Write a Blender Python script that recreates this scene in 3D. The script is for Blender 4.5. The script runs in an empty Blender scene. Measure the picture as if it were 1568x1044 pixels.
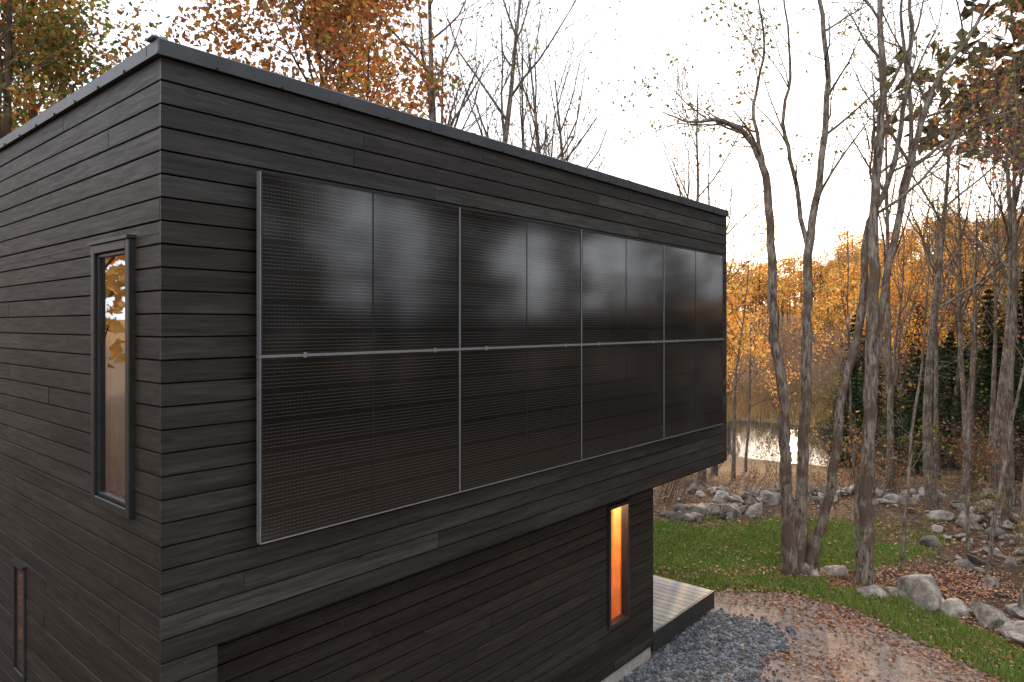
import bpy, math, random
import numpy as np
import bmesh
from mathutils import Vector, Matrix, noise

SC = bpy.context.scene
COL = SC.collection
rng = random.Random(7)

# ------------------------------------------------------------------ helpers
def link(o, parent=None):
    COL.objects.link(o)
    if parent: o.parent = parent
    return o

def empty(name, loc=(0,0,0), rz=0):
    e = bpy.data.objects.new(name, None); e.location = loc; e.rotation_euler = (0,0,rz)
    e.empty_display_size = .3
    return link(e)

def mesh_obj(name, V, F, mats, parent=None, mi=None, cols=None, smooth=False):
    me = bpy.data.meshes.new(name)
    me.from_pydata([tuple(v) for v in V], [], F)
    for m in mats: me.materials.append(m)
    if mi is not None: me.polygons.foreach_set("material_index", np.array(mi, dtype=np.int32))
    if cols is not None:
        a = me.color_attributes.new("col", 'FLOAT_COLOR', 'POINT')
        a.data.foreach_set("color", np.array(cols, dtype=np.float32).ravel())
    if smooth is True: me.polygons.foreach_set("use_smooth", np.ones(len(F), dtype=bool))
    elif smooth: me.polygons.foreach_set("use_smooth", np.array(smooth, dtype=bool))
    me.update()
    return link(bpy.data.objects.new(name, me), parent)

BOXF = [(0,3,2,1),(4,5,6,7),(0,1,5,4),(1,2,6,5),(2,3,7,6),(3,0,4,7)]
class MB:
    def __init__(s): s.V=[]; s.F=[]; s.C=[]; s.M=[]
    def box(s, x0,x1,y0,y1,z0,z1, c=.5, m=0):
        b=len(s.V)
        s.V += [(x0,y0,z0),(x1,y0,z0),(x1,y1,z0),(x0,y1,z0),(x0,y0,z1),(x1,y0,z1),(x1,y1,z1),(x0,y1,z1)]
        s.F += [tuple(b+i for i in f) for f in BOXF]; s.C += [(c,c,c,1)]*8; s.M += [m]*6
    def bbox(s, x0,x1,y0,y1,z0,z1, w=.004, c=.5, m=0):
        import itertools
        X=(x0,x1);Y=(y0,y1);Z=(z0,z1); idx={}
        for i,j,k in itertools.product((0,1),repeat=3):
            sx=1-2*i; sy=1-2*j; sz=1-2*k
            for ax in range(3):
                p=[X[i]+(0 if ax==0 else sx*w), Y[j]+(0 if ax==1 else sy*w), Z[k]+(0 if ax==2 else sz*w)]
                idx[(i,j,k,ax)]=len(s.V); s.V.append(tuple(p)); s.C.append((c,c,c,1))
        f=[]
        for ax in range(3):
            o=[a for a in range(3) if a!=ax]
            for v in (0,1):
                q=[]
                for (a,bb) in ((0,0),(1,0),(1,1),(0,1)):
                    t=[0,0,0]; t[ax]=v; t[o[0]]=a; t[o[1]]=bb; q.append(idx[(*t,ax)])
                if (v==0) != (ax==1): q=q[::-1]
                f.append(tuple(q))
        for ax in range(3):
            o=[a for a in range(3) if a!=ax]
            for a,bb in itertools.product((0,1),repeat=2):
                t0=[0,0,0]; t0[o[0]]=a; t0[o[1]]=bb; t1=list(t0); t1[ax]=1
                f.append((idx[(*t0,o[0])],idx[(*t1,o[0])],idx[(*t1,o[1])],idx[(*t0,o[1])]))
        for i,j,k in itertools.product((0,1),repeat=3):
            f.append((idx[(i,j,k,0)],idx[(i,j,k,1)],idx[(i,j,k,2)]))
        s.F += f; s.M += [m]*len(f)
    def obj(s, name, mats, parent=None, smooth=False):
        return mesh_obj(name, s.V, s.F, mats, parent, s.M, s.C, smooth)

# ------------------------------------------------------------------ material helpers
def newmat(name):
    m = bpy.data.materials.new(name); m.use_nodes = True
    nt = m.node_tree; p = nt.nodes["Principled BSDF"]
    return m, nt, p
def N(nt, t, **kw):
    n = nt.nodes.new(t)
    for k,v in kw.items(): setattr(n,k,v)
    return n
def ramp(nt, fac, stops, interp='LINEAR'):
    r = nt.nodes.new('ShaderNodeValToRGB'); r.color_ramp.interpolation = interp
    els = r.color_ramp.elements
    while len(els) < len(stops): els.new(.5)
    for e,(p,c) in zip(els, stops): e.position=p; e.color=(*c,1) if len(c)==3 else c
    nt.links.new(fac, r.inputs[0]); return r.outputs[0]
def math_(nt, op, a, b=None, c=None):
    n = nt.nodes.new('ShaderNodeMath'); n.operation = op
    for i,v in enumerate((a,b,c)):
        if v is None: continue
        if isinstance(v,(int,float)): n.inputs[i].default_value=v
        else: nt.links.new(v,n.inputs[i])
    return n.outputs[0]
def mix(nt, f, a, b, mode='MIX'):
    n = nt.nodes.new('ShaderNodeMixRGB'); n.blend_type=mode
    for i,v in enumerate((f,a,b)):
        if isinstance(v,(int,float)): n.inputs[i].default_value=v
        elif isinstance(v,tuple): n.inputs[i].default_value=(*v,1)
        else: nt.links.new(v,n.inputs[i])
    return n.outputs[0]
def noise_(nt, vec, scale, detail=4, rough=.55):
    n = nt.nodes.new('ShaderNodeTexNoise'); n.inputs['Scale'].default_value=scale
    n.inputs['Detail'].default_value=detail; n.inputs['Roughness'].default_value=rough
    if vec is not None: nt.links.new(vec,n.inputs['Vector'])
    return n.outputs['Fac']
def bump(nt, h, p, strength=.3, dist=.01):
    b = nt.nodes.new('ShaderNodeBump'); b.inputs['Strength'].default_value=strength
    b.inputs['Distance'].default_value=dist
    nt.links.new(h,b.inputs['Height']); nt.links.new(b.outputs[0],p.inputs['Normal'])
def objco(nt):
    return nt.nodes.new('ShaderNodeTexCoord').outputs['Object']

def siding_mat(name, dark, light, rough, tlo, thi):
    m,nt,p = newmat(name); co = objco(nt)
    sep = N(nt,'ShaderNodeSeparateXYZ'); nt.links.new(co,sep.inputs[0])
    at = N(nt,'ShaderNodeAttribute',attribute_name='col')
    tone = N(nt,'ShaderNodeSeparateColor'); nt.links.new(at.outputs['Color'],tone.inputs[0]); t=tone.outputs[0]
    L = math_(nt,'ADD',sep.outputs[0],sep.outputs[1])
    cb = N(nt,'ShaderNodeCombineXYZ')
    nt.links.new(math_(nt,'ADD',math_(nt,'MULTIPLY',L,1.6),math_(nt,'MULTIPLY',t,57.)),cb.inputs[0])
    nt.links.new(math_(nt,'MULTIPLY',t,31.),cb.inputs[1])
    nt.links.new(math_(nt,'MULTIPLY',sep.outputs[2],26.),cb.inputs[2])
    g = noise_(nt,cb.outputs[0],2.2,5,.65)
    blot = noise_(nt,cb.outputs[0],.55,3,.5)
    c = ramp(nt,g,[(.3,dark),(.7,light)])
    c = mix(nt,1.,c,ramp(nt,t,[(0,tlo),(.5,(.95,.94,.92)),(1,thi)]),'MULTIPLY')
    c = mix(nt,1.,c,ramp(nt,blot,[(.32,(.66,.60,.55)),(.65,(1.32,1.32,1.31))]),'MULTIPLY')
    kc = N(nt,'ShaderNodeCombineXYZ')
    nt.links.new(math_(nt,'ADD',math_(nt,'MULTIPLY',L,2.6),math_(nt,'MULTIPLY',t,19.)),kc.inputs[0])
    nt.links.new(math_(nt,'MULTIPLY',sep.outputs[2],7.),kc.inputs[2])
    vo = N(nt,'ShaderNodeTexVoronoi'); vo.inputs['Scale'].default_value=1.; nt.links.new(kc.outputs[0],vo.inputs['Vector'])
    k = ramp(nt,vo.outputs['Distance'],[(.06,(.25,.22,.2)),(.13,(1,1,1))])
    c = mix(nt,.8,c,k,'MULTIPLY')
    nt.links.new(c,p.inputs['Base Color'])
    nt.links.new(ramp(nt,g,[(.3,(rough+.16,)*3),(.7,(rough,)*3)]),p.inputs['Roughness'])
    p.inputs['Specular IOR Level'].default_value=.36
    bump(nt,g,p,.35,.004)
    return m
M_side = siding_mat('stained_siding',(.0145,.0136,.0125),(.041,.0392,.0362),.40,(.62,.54,.47),(1.55,1.55,1.50))
M_side2= siding_mat('stained_siding_shade_tone',(.0125,.0102,.0085),(.031,.0252,.0205),.48,(.72,.6,.52),(1.4,1.36,1.3))  # same stain, with the shade of side and lower walls put into its colour

def simple(name, col, rough=.5, metal=0, nscale=None, var=.25, bmp=.1):
    m,nt,p = newmat(name)
    p.inputs['Roughness'].default_value=rough; p.inputs['Metallic'].default_value=metal
    co = objco(nt); f = noise_(nt,co,nscale or 12,4)
    lo=tuple(c*(1-var) for c in col); hi=tuple(min(1,c*(1+var)) for c in col)
    nt.links.new(ramp(nt,f,[(.3,lo),(.7,hi)]),p.inputs['Base Color'])
    if bmp: bump(nt,f,p,bmp,.005)
    return m
M_core = simple('house_wrap_dark',(.006,.006,.006),.9,bmp=0)
M_trim = simple('window_trim_black',(.02,.02,.021),.4)
M_cap  = simple('roof_flashing',(.055,.058,.062),.45,.3,4,.2,.05)
M_screw= simple('screw_metal',(.02,.02,.02),.4,.5)
M_roof = simple('roof_membrane',(.05,.05,.05),.8)
M_conc = simple('foundation_concrete',(.36,.33,.29),.9,0,20,.25,.3)
M_alu  = simple('aluminium_frame',(.38,.38,.385),.35,.7,30,.15,0)
M_blkfr= simple('panel_frame_black',(.02,.02,.021),.4,.3)
M_deckf= simple('deck_fascia',(.022,.02,.018),.6)
M_wood = simple('interior_pine',(.72,.33,.11),.5,0,5,.2,.1)
M_white= simple('interior_white',(.75,.66,.55),.7)
M_blind= simple('curtain_reflection_tone',(.42,.34,.22),.8,0,2.2,.75)  # curtain colour lightened to carry the pane's reflection of bright trees
M_blind2= simple('interior_brick_curtain',(.5,.22,.13),.8,0,14,.5)
m,nt,p=newmat('deck_boards_grey'); co=objco(nt); at=N(nt,'ShaderNodeAttribute',attribute_name='col')
mp=N(nt,'ShaderNodeMapping'); mp.inputs['Scale'].default_value=(30,1.5,1); nt.links.new(co,mp.inputs[0]); f=noise_(nt,mp.outputs[0],1.5,4)
c=mix(nt,1.,ramp(nt,f,[(.3,(.17,.17,.175)),(.7,(.27,.27,.275))]),ramp(nt,at.outputs['Fac'],[(0,(.75,.74,.73)),(1,(1.15,1.15,1.16))]),'MULTIPLY')
nt.links.new(c,p.inputs['Base Color']); p.inputs['Roughness'].default_value=.7; M_deck=m

def glass_mat(name, fac, tr):
    m = bpy.data.materials.new(name); m.use_nodes=True; nt=m.node_tree; nt.nodes.clear()
    o=N(nt,'ShaderNodeOutputMaterial'); g=N(nt,'ShaderNodeBsdfGlossy'); g.inputs['Roughness'].default_value=.01
    t=N(nt,'ShaderNodeBsdfTransparent'); t.inputs[0].default_value=(tr,tr,tr,1)
    mx=N(nt,'ShaderNodeMixShader'); mx.inputs[0].default_value=fac
    nt.links.new(t.outputs[0],mx.inputs[1]); nt.links.new(g.outputs[0],mx.inputs[2]); nt.links.new(mx.outputs[0],o.inputs[0])
    return m
M_glass = glass_mat('window_glass_coated',.5,.9)
M_glass2= glass_mat('window_glass_clear',.06,.97)

def pv():
    m,nt,p = newmat('pv_glass'); co=objco(nt)
    sep=N(nt,'ShaderNodeSeparateXYZ'); nt.links.new(co,sep.inputs[0]); x,z=sep.outputs[0],sep.outputs[2]
    fz=math_(nt,'FRACT',math_(nt,'DIVIDE',z,.0228))
    line=math_(nt,'LESS_THAN',fz,.14)
    fx=math_(nt,'FRACT',math_(nt,'DIVIDE',x,.0262))
    dash=math_(nt,'ADD',math_(nt,'MULTIPLY',math_(nt,'LESS_THAN',fx,.7),.6),.4)
    fc=math_(nt,'FRACT',math_(nt,'DIVIDE',z,.1824))
    cellg=math_(nt,'LESS_THAN',fc,.03)
    f=math_(nt,'MULTIPLY',line,dash)
    n=noise_(nt,co,1.3,2)
    base=mix(nt,n,(.003,.003,.0035),(.005,.005,.0055))
    c=mix(nt,f,base,(.066,.066,.064))
    c=mix(nt,math_(nt,'MULTIPLY',cellg,.9),c,(.002,.002,.002))
    nt.links.new(c,p.inputs['Base Color'])
    p.inputs['Roughness'].default_value=.11; p.inputs['IOR'].default_value=2.1
    return m
M_pv = pv()
M_seam = simple('pv_seam',(.006,.006,.006),.5)

def bark(name, a, b, c3):
    m,nt,p=newmat(name); co=objco(nt)
    mp=N(nt,'ShaderNodeMapping'); mp.inputs['Scale'].default_value=(1,1,.22); nt.links.new(co,mp.inputs[0])
    f=noise_(nt,mp.outputs[0],24,4,.7); f2=noise_(nt,co,2.6,3)
    c=ramp(nt,f,[(.36,a),(.6,b)])
    c=mix(nt,ramp(nt,f2,[(.48,(0,0,0)),(.6,(.85,.85,.85))]),c,c3)
    nt.links.new(c,p.inputs['Base Color']); p.inputs['Roughness'].default_value=.9
    p.inputs['Specular IOR Level'].default_value=.2
    bump(nt,f,p,.8,.02); return m
M_bark = bark('bark_grey',(.05,.036,.028),(.30,.25,.20),(.11,.074,.052))
def plaindiff(name,col):
    m=bpy.data.materials.new(name); m.use_nodes=True; nt=m.node_tree; nt.nodes.clear()
    o=N(nt,'ShaderNodeOutputMaterial'); d=N(nt,'ShaderNodeBsdfDiffuse')
    co=objco(nt); f=noise_(nt,co,3,1); nt.links.new(ramp(nt,f,[(.35,tuple(c*.7 for c in col)),(.65,tuple(c*1.35 for c in col))]),d.inputs[0])
    nt.links.new(d.outputs[0],o.inputs[0]); return m
M_twig = plaindiff('bark_twig',(.13,.10,.08))
M_barkd= plaindiff('bark_dark',(.09,.065,.048))
M_twigp=plaindiff('thicket_twig',(.27,.18,.13))

def leafmat(name, tr=.45):
    m=bpy.data.materials.new(name); m.use_nodes=True; nt=m.node_tree; nt.nodes.clear()
    o=N(nt,'ShaderNodeOutputMaterial'); at=N(nt,'ShaderNodeAttribute',attribute_name='col')
    d=N(nt,'ShaderNodeBsdfDiffuse'); t=N(nt,'ShaderNodeBsdfTranslucent'); mx=N(nt,'ShaderNodeMixShader')
    mx.inputs[0].default_value=tr
    nt.links.new(at.outputs[0],d.inputs[0]); nt.links.new(at.outputs[0],t.inputs[0])
    nt.links.new(d.outputs[0],mx.inputs[1]); nt.links.new(t.outputs[0],mx.inputs[2]); nt.links.new(mx.outputs[0],o.inputs[0])
    return m
M_leaf=leafmat('leaf',.55)
def plainleaf(name):
    m=bpy.data.materials.new(name); m.use_nodes=True; nt=m.node_tree; nt.nodes.clear()
    o=N(nt,'ShaderNodeOutputMaterial'); at=N(nt,'ShaderNodeAttribute',attribute_name='col'); d=N(nt,'ShaderNodeBsdfDiffuse')
    nt.links.new(at.outputs[0],d.inputs[0]); nt.links.new(d.outputs[0],o.inputs[0]); return m
M_litter=plainleaf('fallen_leaf'); M_grassb=plainleaf('grass_blade'); M_leafd=plainleaf('leaf_opaque')  # the last leaf material only drops translucency, its colour is unchanged

# ------------------------------------------------------------------ camera
cam=bpy.data.cameras.new('camera'); co_=link(bpy.data.objects.new('camera',cam))
cam.sensor_width=36; cam.lens=1055/1568*36; cam.shift_y=-25/1568; cam.clip_end=3000
co_.location=(0,0,4.42); co_.rotation_euler=(math.pi/2,0,0)
SC.camera=co_

# ------------------------------------------------------------------ house
ANG=math.atan2(.7587,.6514)
CORN=(-1.944,3.84,0)
house=empty('modern_timber_house',CORN,ANG)
def w2l(x,y):
    dx=x-CORN[0]; dy=y-CORN[1]
    return dx*.6514+dy*.7587, -dx*.7587+dy*.6514
ZT,ZB=5.91,2.54; RH=(ZT-ZB)/26; L=7.5; W=8.0; LL=6.46; REC=.56; TH=.02

def boards(mb, axis, a0,a1, plane, z0,z1, holes=(), outsign=-1, zoff=ZB, seed=0, jl=(2.2,4.2)):
    r=random.Random(seed)
    k0=math.floor((z0-zoff)/RH+1e-6); k1=math.ceil((z1-zoff)/RH-1e-6)
    for k in range(k0,k1):
        lo=max(z0,zoff+k*RH); hi=min(z1,zoff+(k+1)*RH)
        cuts=sorted({lo,hi}|{h for ho in holes for h in ho[2:] if lo+.004<h<hi-.004})
        js=[a0]; p=a0-r.uniform(0,jl[1])
        while True:
            p+=r.uniform(*jl)
            if p>a1-.3: break
            if p>a0+.3: js.append(p)
        js.append(a1)
        tones=[min(1,max(0,r.gauss(.5,.25))) for _ in js]; offs=[r.uniform(-.0015,.0015) for _ in js]
        for ci in range(len(cuts)-1):
            b,t=cuts[ci],cuts[ci+1]
            hs=[ho for ho in holes if ho[2]<(b+t)/2<ho[3]]
            for ji in range(len(js)-1):
                segs=[(js[ji]+(.0015 if ji else 0),js[ji+1]-(.0015 if ji<len(js)-2 else 0))]
                for ho in hs:
                    ns=[]
                    for s0,s1 in segs:
                        if ho[1]<=s0 or ho[0]>=s1: ns.append((s0,s1)); continue
                        if ho[0]>s0: ns.append((s0,ho[0]))
                        if ho[1]<s1: ns.append((ho[1],s1))
                    segs=ns
                top = t==hi; o=TH+offs[ji]
                prof=[(b+.001,0),(b+.001,o-.002),(b+.003,o)]
                prof+= [(t-.0105,o),(t-.0095,o-.0015),(t-.0065,o-.013),(t-.0065,0)] if top else [(t,o),(t,0)]
                c=tones[ji]
                for s0,s1 in segs:
                    if s1-s0<.01: continue
                    n=len(prof); bi=len(mb.V)
                    for s in (s0,s1):
                        for z,d in prof:
                            q=plane+outsign*d
                            mb.V.append((s,q,z) if axis=='x' else (q,s,z)); mb.C.append((c,c,c,1))
                    for i in range(n-1):
                        f=(bi+i,bi+n+i,bi+n+i+1,bi+i+1); mb.F.append(f); mb.M.append(0)
                    mb.F.append(tuple(bi+i for i in range(n))); mb.F.append(tuple(bi+n+i for i in range(n))[::-1]); mb.M+= [0,0]

WL=(.34,.955,3.28,4.925)
WS=(2.47,2.79,1.60,2.49)
WF=(5.37,5.85,.75,2.235)
mb=MB()
boards(mb,'x',-TH,L+TH,0,ZB,ZT,seed=1)
boards(mb,'x',-TH,.30,0,.15,ZB,seed=2)
mb.obj('solar_wall_siding',[M_side],house)
mb=MB(); boards(mb,'x',.30,LL+TH,REC,.19,ZB-.02,holes=[WF],seed=3,zoff=ZB-.02); mb.obj('lower_wall_siding',[M_side2],house)
mb=MB(); boards(mb,'y',0,W,0,.15,ZT,holes=[WL,WS],seed=4)
mb.obj('side_wall_siding',[M_side2],house)
mb=MB(); boards(mb,'y',.03,W,L,ZB,ZT,outsign=1,seed=5); boards(mb,'y',REC+.03,W,LL,.19,ZB-.02,outsign=1,seed=6)
boards(mb,'x',-TH,L+TH,W,ZB,ZT,outsign=1,seed=8); boards(mb,'x',-TH,LL+TH,W,.15,ZB,outsign=1,seed=9)
mb.obj('far_walls_siding',[M_side],house)
mb=MB(); mb.box(L+.0005,L+TH+.001,-.016,.0295,ZB+.002,ZT); mb.box(LL+.0005,LL+TH+.001,REC-.016,REC+.0295,.19,ZB-.024); mb.obj('corner_trim',[M_core],house)
mb=MB(); e=.003
def planeY(mb,y,x0,x1,z0,z1,holes=()):
    if not holes: q=[(x0,x1,z0,z1)]
    else:
        h=holes[0]; q=[(x0,h[0],z0,z1),(h[1],x1,z0,z1),(h[0],h[1],z0,h[2]),(h[0],h[1],h[3],z1)]
    for a,b,c,d in q: mb.box(a,b,y,y+.1,c,d)
def planeX(mb,x,y0,y1,z0,z1,holes=()):
    hs=sorted(holes,key=lambda h:h[2]); cur=z0
    for h in hs:
        mb.box(x,x+.1,y0,y1,cur,h[2]); mb.box(x,x+.1,y0,h[0],h[2],h[3]); mb.box(x,x+.1,h[1],y1,h[2],h[3]); cur=h[3]
    mb.box(x,x+.1,y0,y1,cur,z1)
planeY(mb,e,.11,L-e,ZB+e,ZT)
planeX(mb,e,.01,W-e,.16,ZT-.002,[WS,WL])
mb.box(.105,.30,.005,REC,.16,ZB)
planeY(mb,REC+e,.305,LL-e,.19,ZB-.01,[WF])
mb.box(L-.1,L-e,.11,W-e,ZB+e,ZT-.001); mb.box(LL-.1,LL-e,REC+.11,W-.11,.19,ZB-.03)
mb.box(.11,L-.11,W-.1,W-e,ZB+e,ZT-.001); mb.box(.11,LL-.11,W-.1,W-e,.19,ZB-.03)
mb.box(.11,L-.003,.004,W-.12,ZB-.022,ZB+.001)
mb.obj('wall_core',[M_core],house)
mb=MB(); mb.box(.1,L-.1,.1,W-.1,ZT-.1,ZT-.05); mb.obj('roof',[M_roof],house)
mb=MB()
mb.bbox(-.045,L+.045,-.045,.11,ZT+.002,ZT+.088,.006)
mb.bbox(-.045,.11,.112,W+.045,ZT+.002,ZT+.085,.006)
mb.bbox(L-.11,L+.045,.112,W+.045,ZT+.002,ZT+.085,.006)
mb.bbox(.112,L-.112,W-.1,W+.045,ZT+.002,ZT+.085,.006)
mb.box(-.056,L+.056,-.056,-.046,ZT-.006,ZT+.006)
mb.box(-.056,-.046,-.045,W,ZT-.006,ZT+.006)
mb.bbox(-.065,.03,-.01,.08,ZT+.086,ZT+.11,.008)
for xx in (2.45,4.9): mb.bbox(xx-.03,xx+.03,-.0475,.112,ZT+.004,ZT+.0895,.003)
mb.obj('roof_cap_flashing',[M_cap],house)
mb=MB()
x=.28
while x<L:
    mb.bbox(x-.007,x+.007,-.064,-.0562,ZT-.006,ZT+.01,.002); x+=.42
y=.4
while y<W:
    mb.bbox(-.064,-.0562,y-.007,y+.007,ZT-.006,ZT+.01,.002); y+=.42
mb.obj('flashing_fasteners',[M_screw],house)
mb=MB(); mb.bbox(.30,LL+.0,REC+.005,W,-.3,.185,.006); mb.bbox(.01,.295,.01,W-.01,-.3,.145,.006); mb.obj('foundation',[M_conc],house)

def window_x(name, w, x, out, glass, curt):
    y0,y1,z0,z1=w; mb=MB(); t=.055
    if y1-y0<.4: t=.035
    mb.bbox(x-out,x+.02,y0,y0+t,z0,z1,.004); mb.bbox(x-out,x+.02,y1-t,y1,z0,z1,.004)
    mb.bbox(x-out,x+.02,y0+t+.001,y1-t-.001,z1-t,z1,.004); mb.bbox(x-out,x+.02,y0+t+.001,y1-t-.001,z0,z0+t,.004)
    s=t+.004; u=.022
    mb.bbox(x-out+.02,x+.03,y0+s,y0+s+u,z0+s,z1-s,.003); mb.bbox(x-out+.02,x+.03,y1-s-u,y1-s,z0+s,z1-s,.003)
    mb.bbox(x-out+.02,x+.03,y0+s+u,y1-s-u,z1-s-u,z1-s,.003); mb.bbox(x-out+.02,x+.03,y0+s+u,y1-s-u,z0+s,z0+s+u,.003)
    mb.box(x-out-.015,x+.01,y0-.01,y1+.01,z1+.001,z1+.022)
    mb.obj(name+'_frame',[M_trim],house)
    mb=MB(); mb.box(x-.02,x-.016,y0+s+u,y1-s-u,z0+s+u,z1-s-u); mb.obj(name+'_glass',[glass],house)
    V=[];F=[];n=40
    for i in range(n+1):
        yy=y0+.04+(y1-y0-.08)*i/n; xx=x+.05+.015*math.sin(i*1.3)
        V+=[(xx,yy,z0+.03),(xx,yy,z1-.03)]
    for i in range(n): F.append((2*i,2*i+2,2*i+3,2*i+1))
    mesh_obj(name+'_curtain',V,F,[curt],house)
window_x('side_window',WL,0,.055,M_glass,M_blind); window_x('small_window',WS,0,.035,M_glass,M_blind2)
y=REC; x0,x1,z0,z1=WF; mb=MB(); t=.045
mb.bbox(x0,x0+t,y-.05,y+.06,z0,z1,.004); mb.bbox(x1-t,x1,y-.05,y+.06,z0,z1,.004)
mb.bbox(x0+t,x1-t,y-.05,y+.06,z1-t,z1,.004); mb.bbox(x0+t,x1-t,y-.05,y+.06,z0,z0+t,.004)
mb.obj('lower_window_frame',[M_trim],house)
mb=MB(); mb.box(x0+t,x1-t,y+.01,y+.014,z0+t,z1-t); mb.obj('lower_window_glass',[M_glass2],house)
mb=MB()
X0,X1,Y1=x0-.25,LL-.13,y+1.2
mb.box(X0,X1,Y1,Y1+.02,.3,2.45); mb.box(X0-.02,X0,y+.11,Y1,.3,2.45); mb.box(X1,X1+.02,y+.11,Y1,.3,2.45)
mb.box(X0,X1,y+.11,Y1,.28,.3); mb.box(X0,X1,y+.11,Y1,2.45,2.47)
for i in range(6): mb.box(X0+.1+i*.16,X0+.115+i*.16,Y1-.006,Y1-.001,.3,2.45)
mb.box(x0-.02,x0+.0,y+.065,y+.2,z0,z1); mb.box(x1,x1+.02,y+.065,y+.2,z0,z1)
mb.obj('interior_pine_lining',[M_wood],house)
mb=MB(); mb.bbox(x0+.62,x0+.67,y+.55,y+.6,.3,2.2,.004); mb.bbox(x0+.45,x0+.9,y+.8,y+.82,1.3,1.6,.004); mb.obj('interior_post',[M_white],house)
lp=bpy.data.lights.new('interior_lamp','POINT'); lp.energy=52; lp.color=(1,.76,.48); lp.shadow_soft_size=.1
lo=bpy.data.objects.new('interior_lamp',lp); lo.location=(x0-.1,y+.45,2.2); link(lo,house)
mb=MB(); mb.bbox(LL+.1,LL+.28,REC+.02,REC+.16,ZB-.085,ZB-.024,.01); mb.obj('soffit_light_fitting',[M_white],house)

# ------------------------------------------------------------------ solar array
arr=empty('solar_panel_array',CORN,ANG)
xs=[.51,2.205,3.875,5.53,7.17]; zr=[(3.105,4.218),(4.236,5.345)]
YF=-.125
g=MB(); fr=MB(); al=MB(); sm=MB()
for i in range(4):
    a,b=xs[i]+.006,xs[i+1]-.006
    for z0,z1 in zr:
        g.box(a+.012,b-.012,YF+.001,YF+.006,z0+.012,z1-.012)
        fr.box(a,b,YF+.008,YF+.036,z0,z1)
        fr.box(a,a+.0115,YF-.0005,YF+.0079,z0,z1); fr.box(b-.0115,b,YF-.0005,YF+.0079,z0,z1)
        fr.box(a+.012,b-.012,YF-.0005,YF+.0079,z0,z0+.0115); fr.box(a+.012,b-.012,YF-.0005,YF+.0079,z1-.0115,z1)
        mx_=(a+b)/2; sm.box(mx_-.005,mx_+.005,YF-.0006,YF+.0009,z0+.014,z1-.014)
    if i: al.box(xs[i]-.0058,xs[i]+.0058,YF-.004,YF+.02,3.105,5.345)
al.box(xs[0]-.002,xs[0]+.0055,YF-.004,YF+.034,3.105,4.217); al.box(xs[0]-.002,xs[0]+.0055,YF-.004,YF+.034,4.237,5.345)
al.box(xs[0],xs[4],YF-.005,YF+.03,3.096,3.1045)
al.box(xs[0]-.012,xs[4]+.004,YF-.006,YF+.022,4.2185,4.2355)
for i in range(4):
    for f in (.18,.84):
        xx=xs[i]+f*(xs[i+1]-xs[i]); al.bbox(xx-.012,xx+.012,YF-.012,YF-.0062,4.211,4.243,.002)
for zz in (3.35,3.95,4.5,5.1):
    al.box(xs[0]+.06,xs[4]-.06,YF+.04,YF+.075,zz,zz+.04)
for i in range(9):
    for zz in (3.35,3.95,4.5,5.1):
        xx=xs[0]+.15+i*.79; al.box(xx,xx+.04,YF+.076,-.022,zz,zz+.04)
g.obj('pv_glass',[M_pv],arr); fr.obj('panel_frames',[M_blkfr],arr); al.obj('mounting_rails',[M_alu],arr); sm.obj('panel_seams',[M_seam],arr)

# ------------------------------------------------------------------ deck
dk=MB(); y=REC
s0,s1=LL+.025,8.34
n=14; bw=(s1-s0)/n
for i in range(n):
    c=rng.random(); dk.bbox(s0+i*bw,s0+(i+1)*bw-.008,y,y+5.2,.325,.355,.003,c)
dk.box(s0,s1-.005,y-.022,y-.002,.10,.35,m=1); dk.box(s1-.004,s1+.02,y-.022,y+5.2,.10,.35,m=1)
dk.box(s0+.2,s1-.2,y+.3,y+5,.0,.3,m=1)
deck=dk.obj('wooden_deck',[M_deck,M_deckf]); deck.location=CORN; deck.rotation_euler=(0,0,ANG)

# ------------------------------------------------------------------ terrain
PX,PY=12.9,35.5
def sst(a,b,v):
    t=max(0,min(1,(v-a)/(b-a))); return t*t*(3-2*t)
def pond_d(x,y):
    a=math.atan2((y-PY)/5.6,(x-PX)/3.9)
    return math.hypot((x-PX)/3.9,(y-PY)/5.6)/(1+.14*math.sin(3*a)+.09*math.sin(5*a+1))
def h(x,y):
    z=-1.30*sst(16.5,29,y)
    z+= .9*sst(15,34,x)*sst(8,20,y)
    z+= .10*noise.noise(Vector((x*.25,y*.25,0)))*sst(13.5,20,y)
    if y>45:
        r=x/max(y,1)
        z+= sst(50,125,y)*(15*sst(.40,.62,r)) + sst(95,190,y)*(9 if r<1.5 else 0)+ 2.5*noise.noise(Vector((x*.03,y*.01,3)))*sst(60,110,y)
    if 5<x<22 and 25<y<46:
        d=pond_d(x,y)
        if d<1.5: z=min(z,-1.9+.55*sst(.75,1.3,d)+.4*sst(1.2,1.5,d))
    rr=math.hypot(x,y)
    if y<2: z+= 1.0*sst(16,45,rr)
    return z
def axis(lo,a,b,hi,step):
    v=list(np.arange(a,b,step)); s=step; p=b
    while p<hi: v.append(p); s*=1.18; p+=s
    v.append(hi); s=step; p=a-step; l=[]
    while p>lo: l.append(p); s*=1.18; p-=s
    l.append(lo); return sorted(l)+v
XS=axis(-600,-2,20,600,.25); YS=axis(-600,6,45,900,.25)
LINE=[(11.46,2.2),(11.35,4.5),(10.65,5.2),(9.65,5.64),(8.75,5.94),(8.28,6.15),(6,7),(2,9),(-6,12)]
ROCK=[(12.4,4.6),(12.2,5.26),(11.4,6.02),(10.9,6.36),(10.07,6.55),(9.46,7.03),(8.5,8),(6,9.6),(2,11),(-6,14)]
def lerpc(C,y):
    if y>=C[0][0]: return -99
    for (ya,xa),(yb,xb) in zip(C,C[1:]):
        if yb<=y<=ya: return xa+(xb-xa)*(ya-y)/(ya-yb)
    return C[-1][1]
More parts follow.
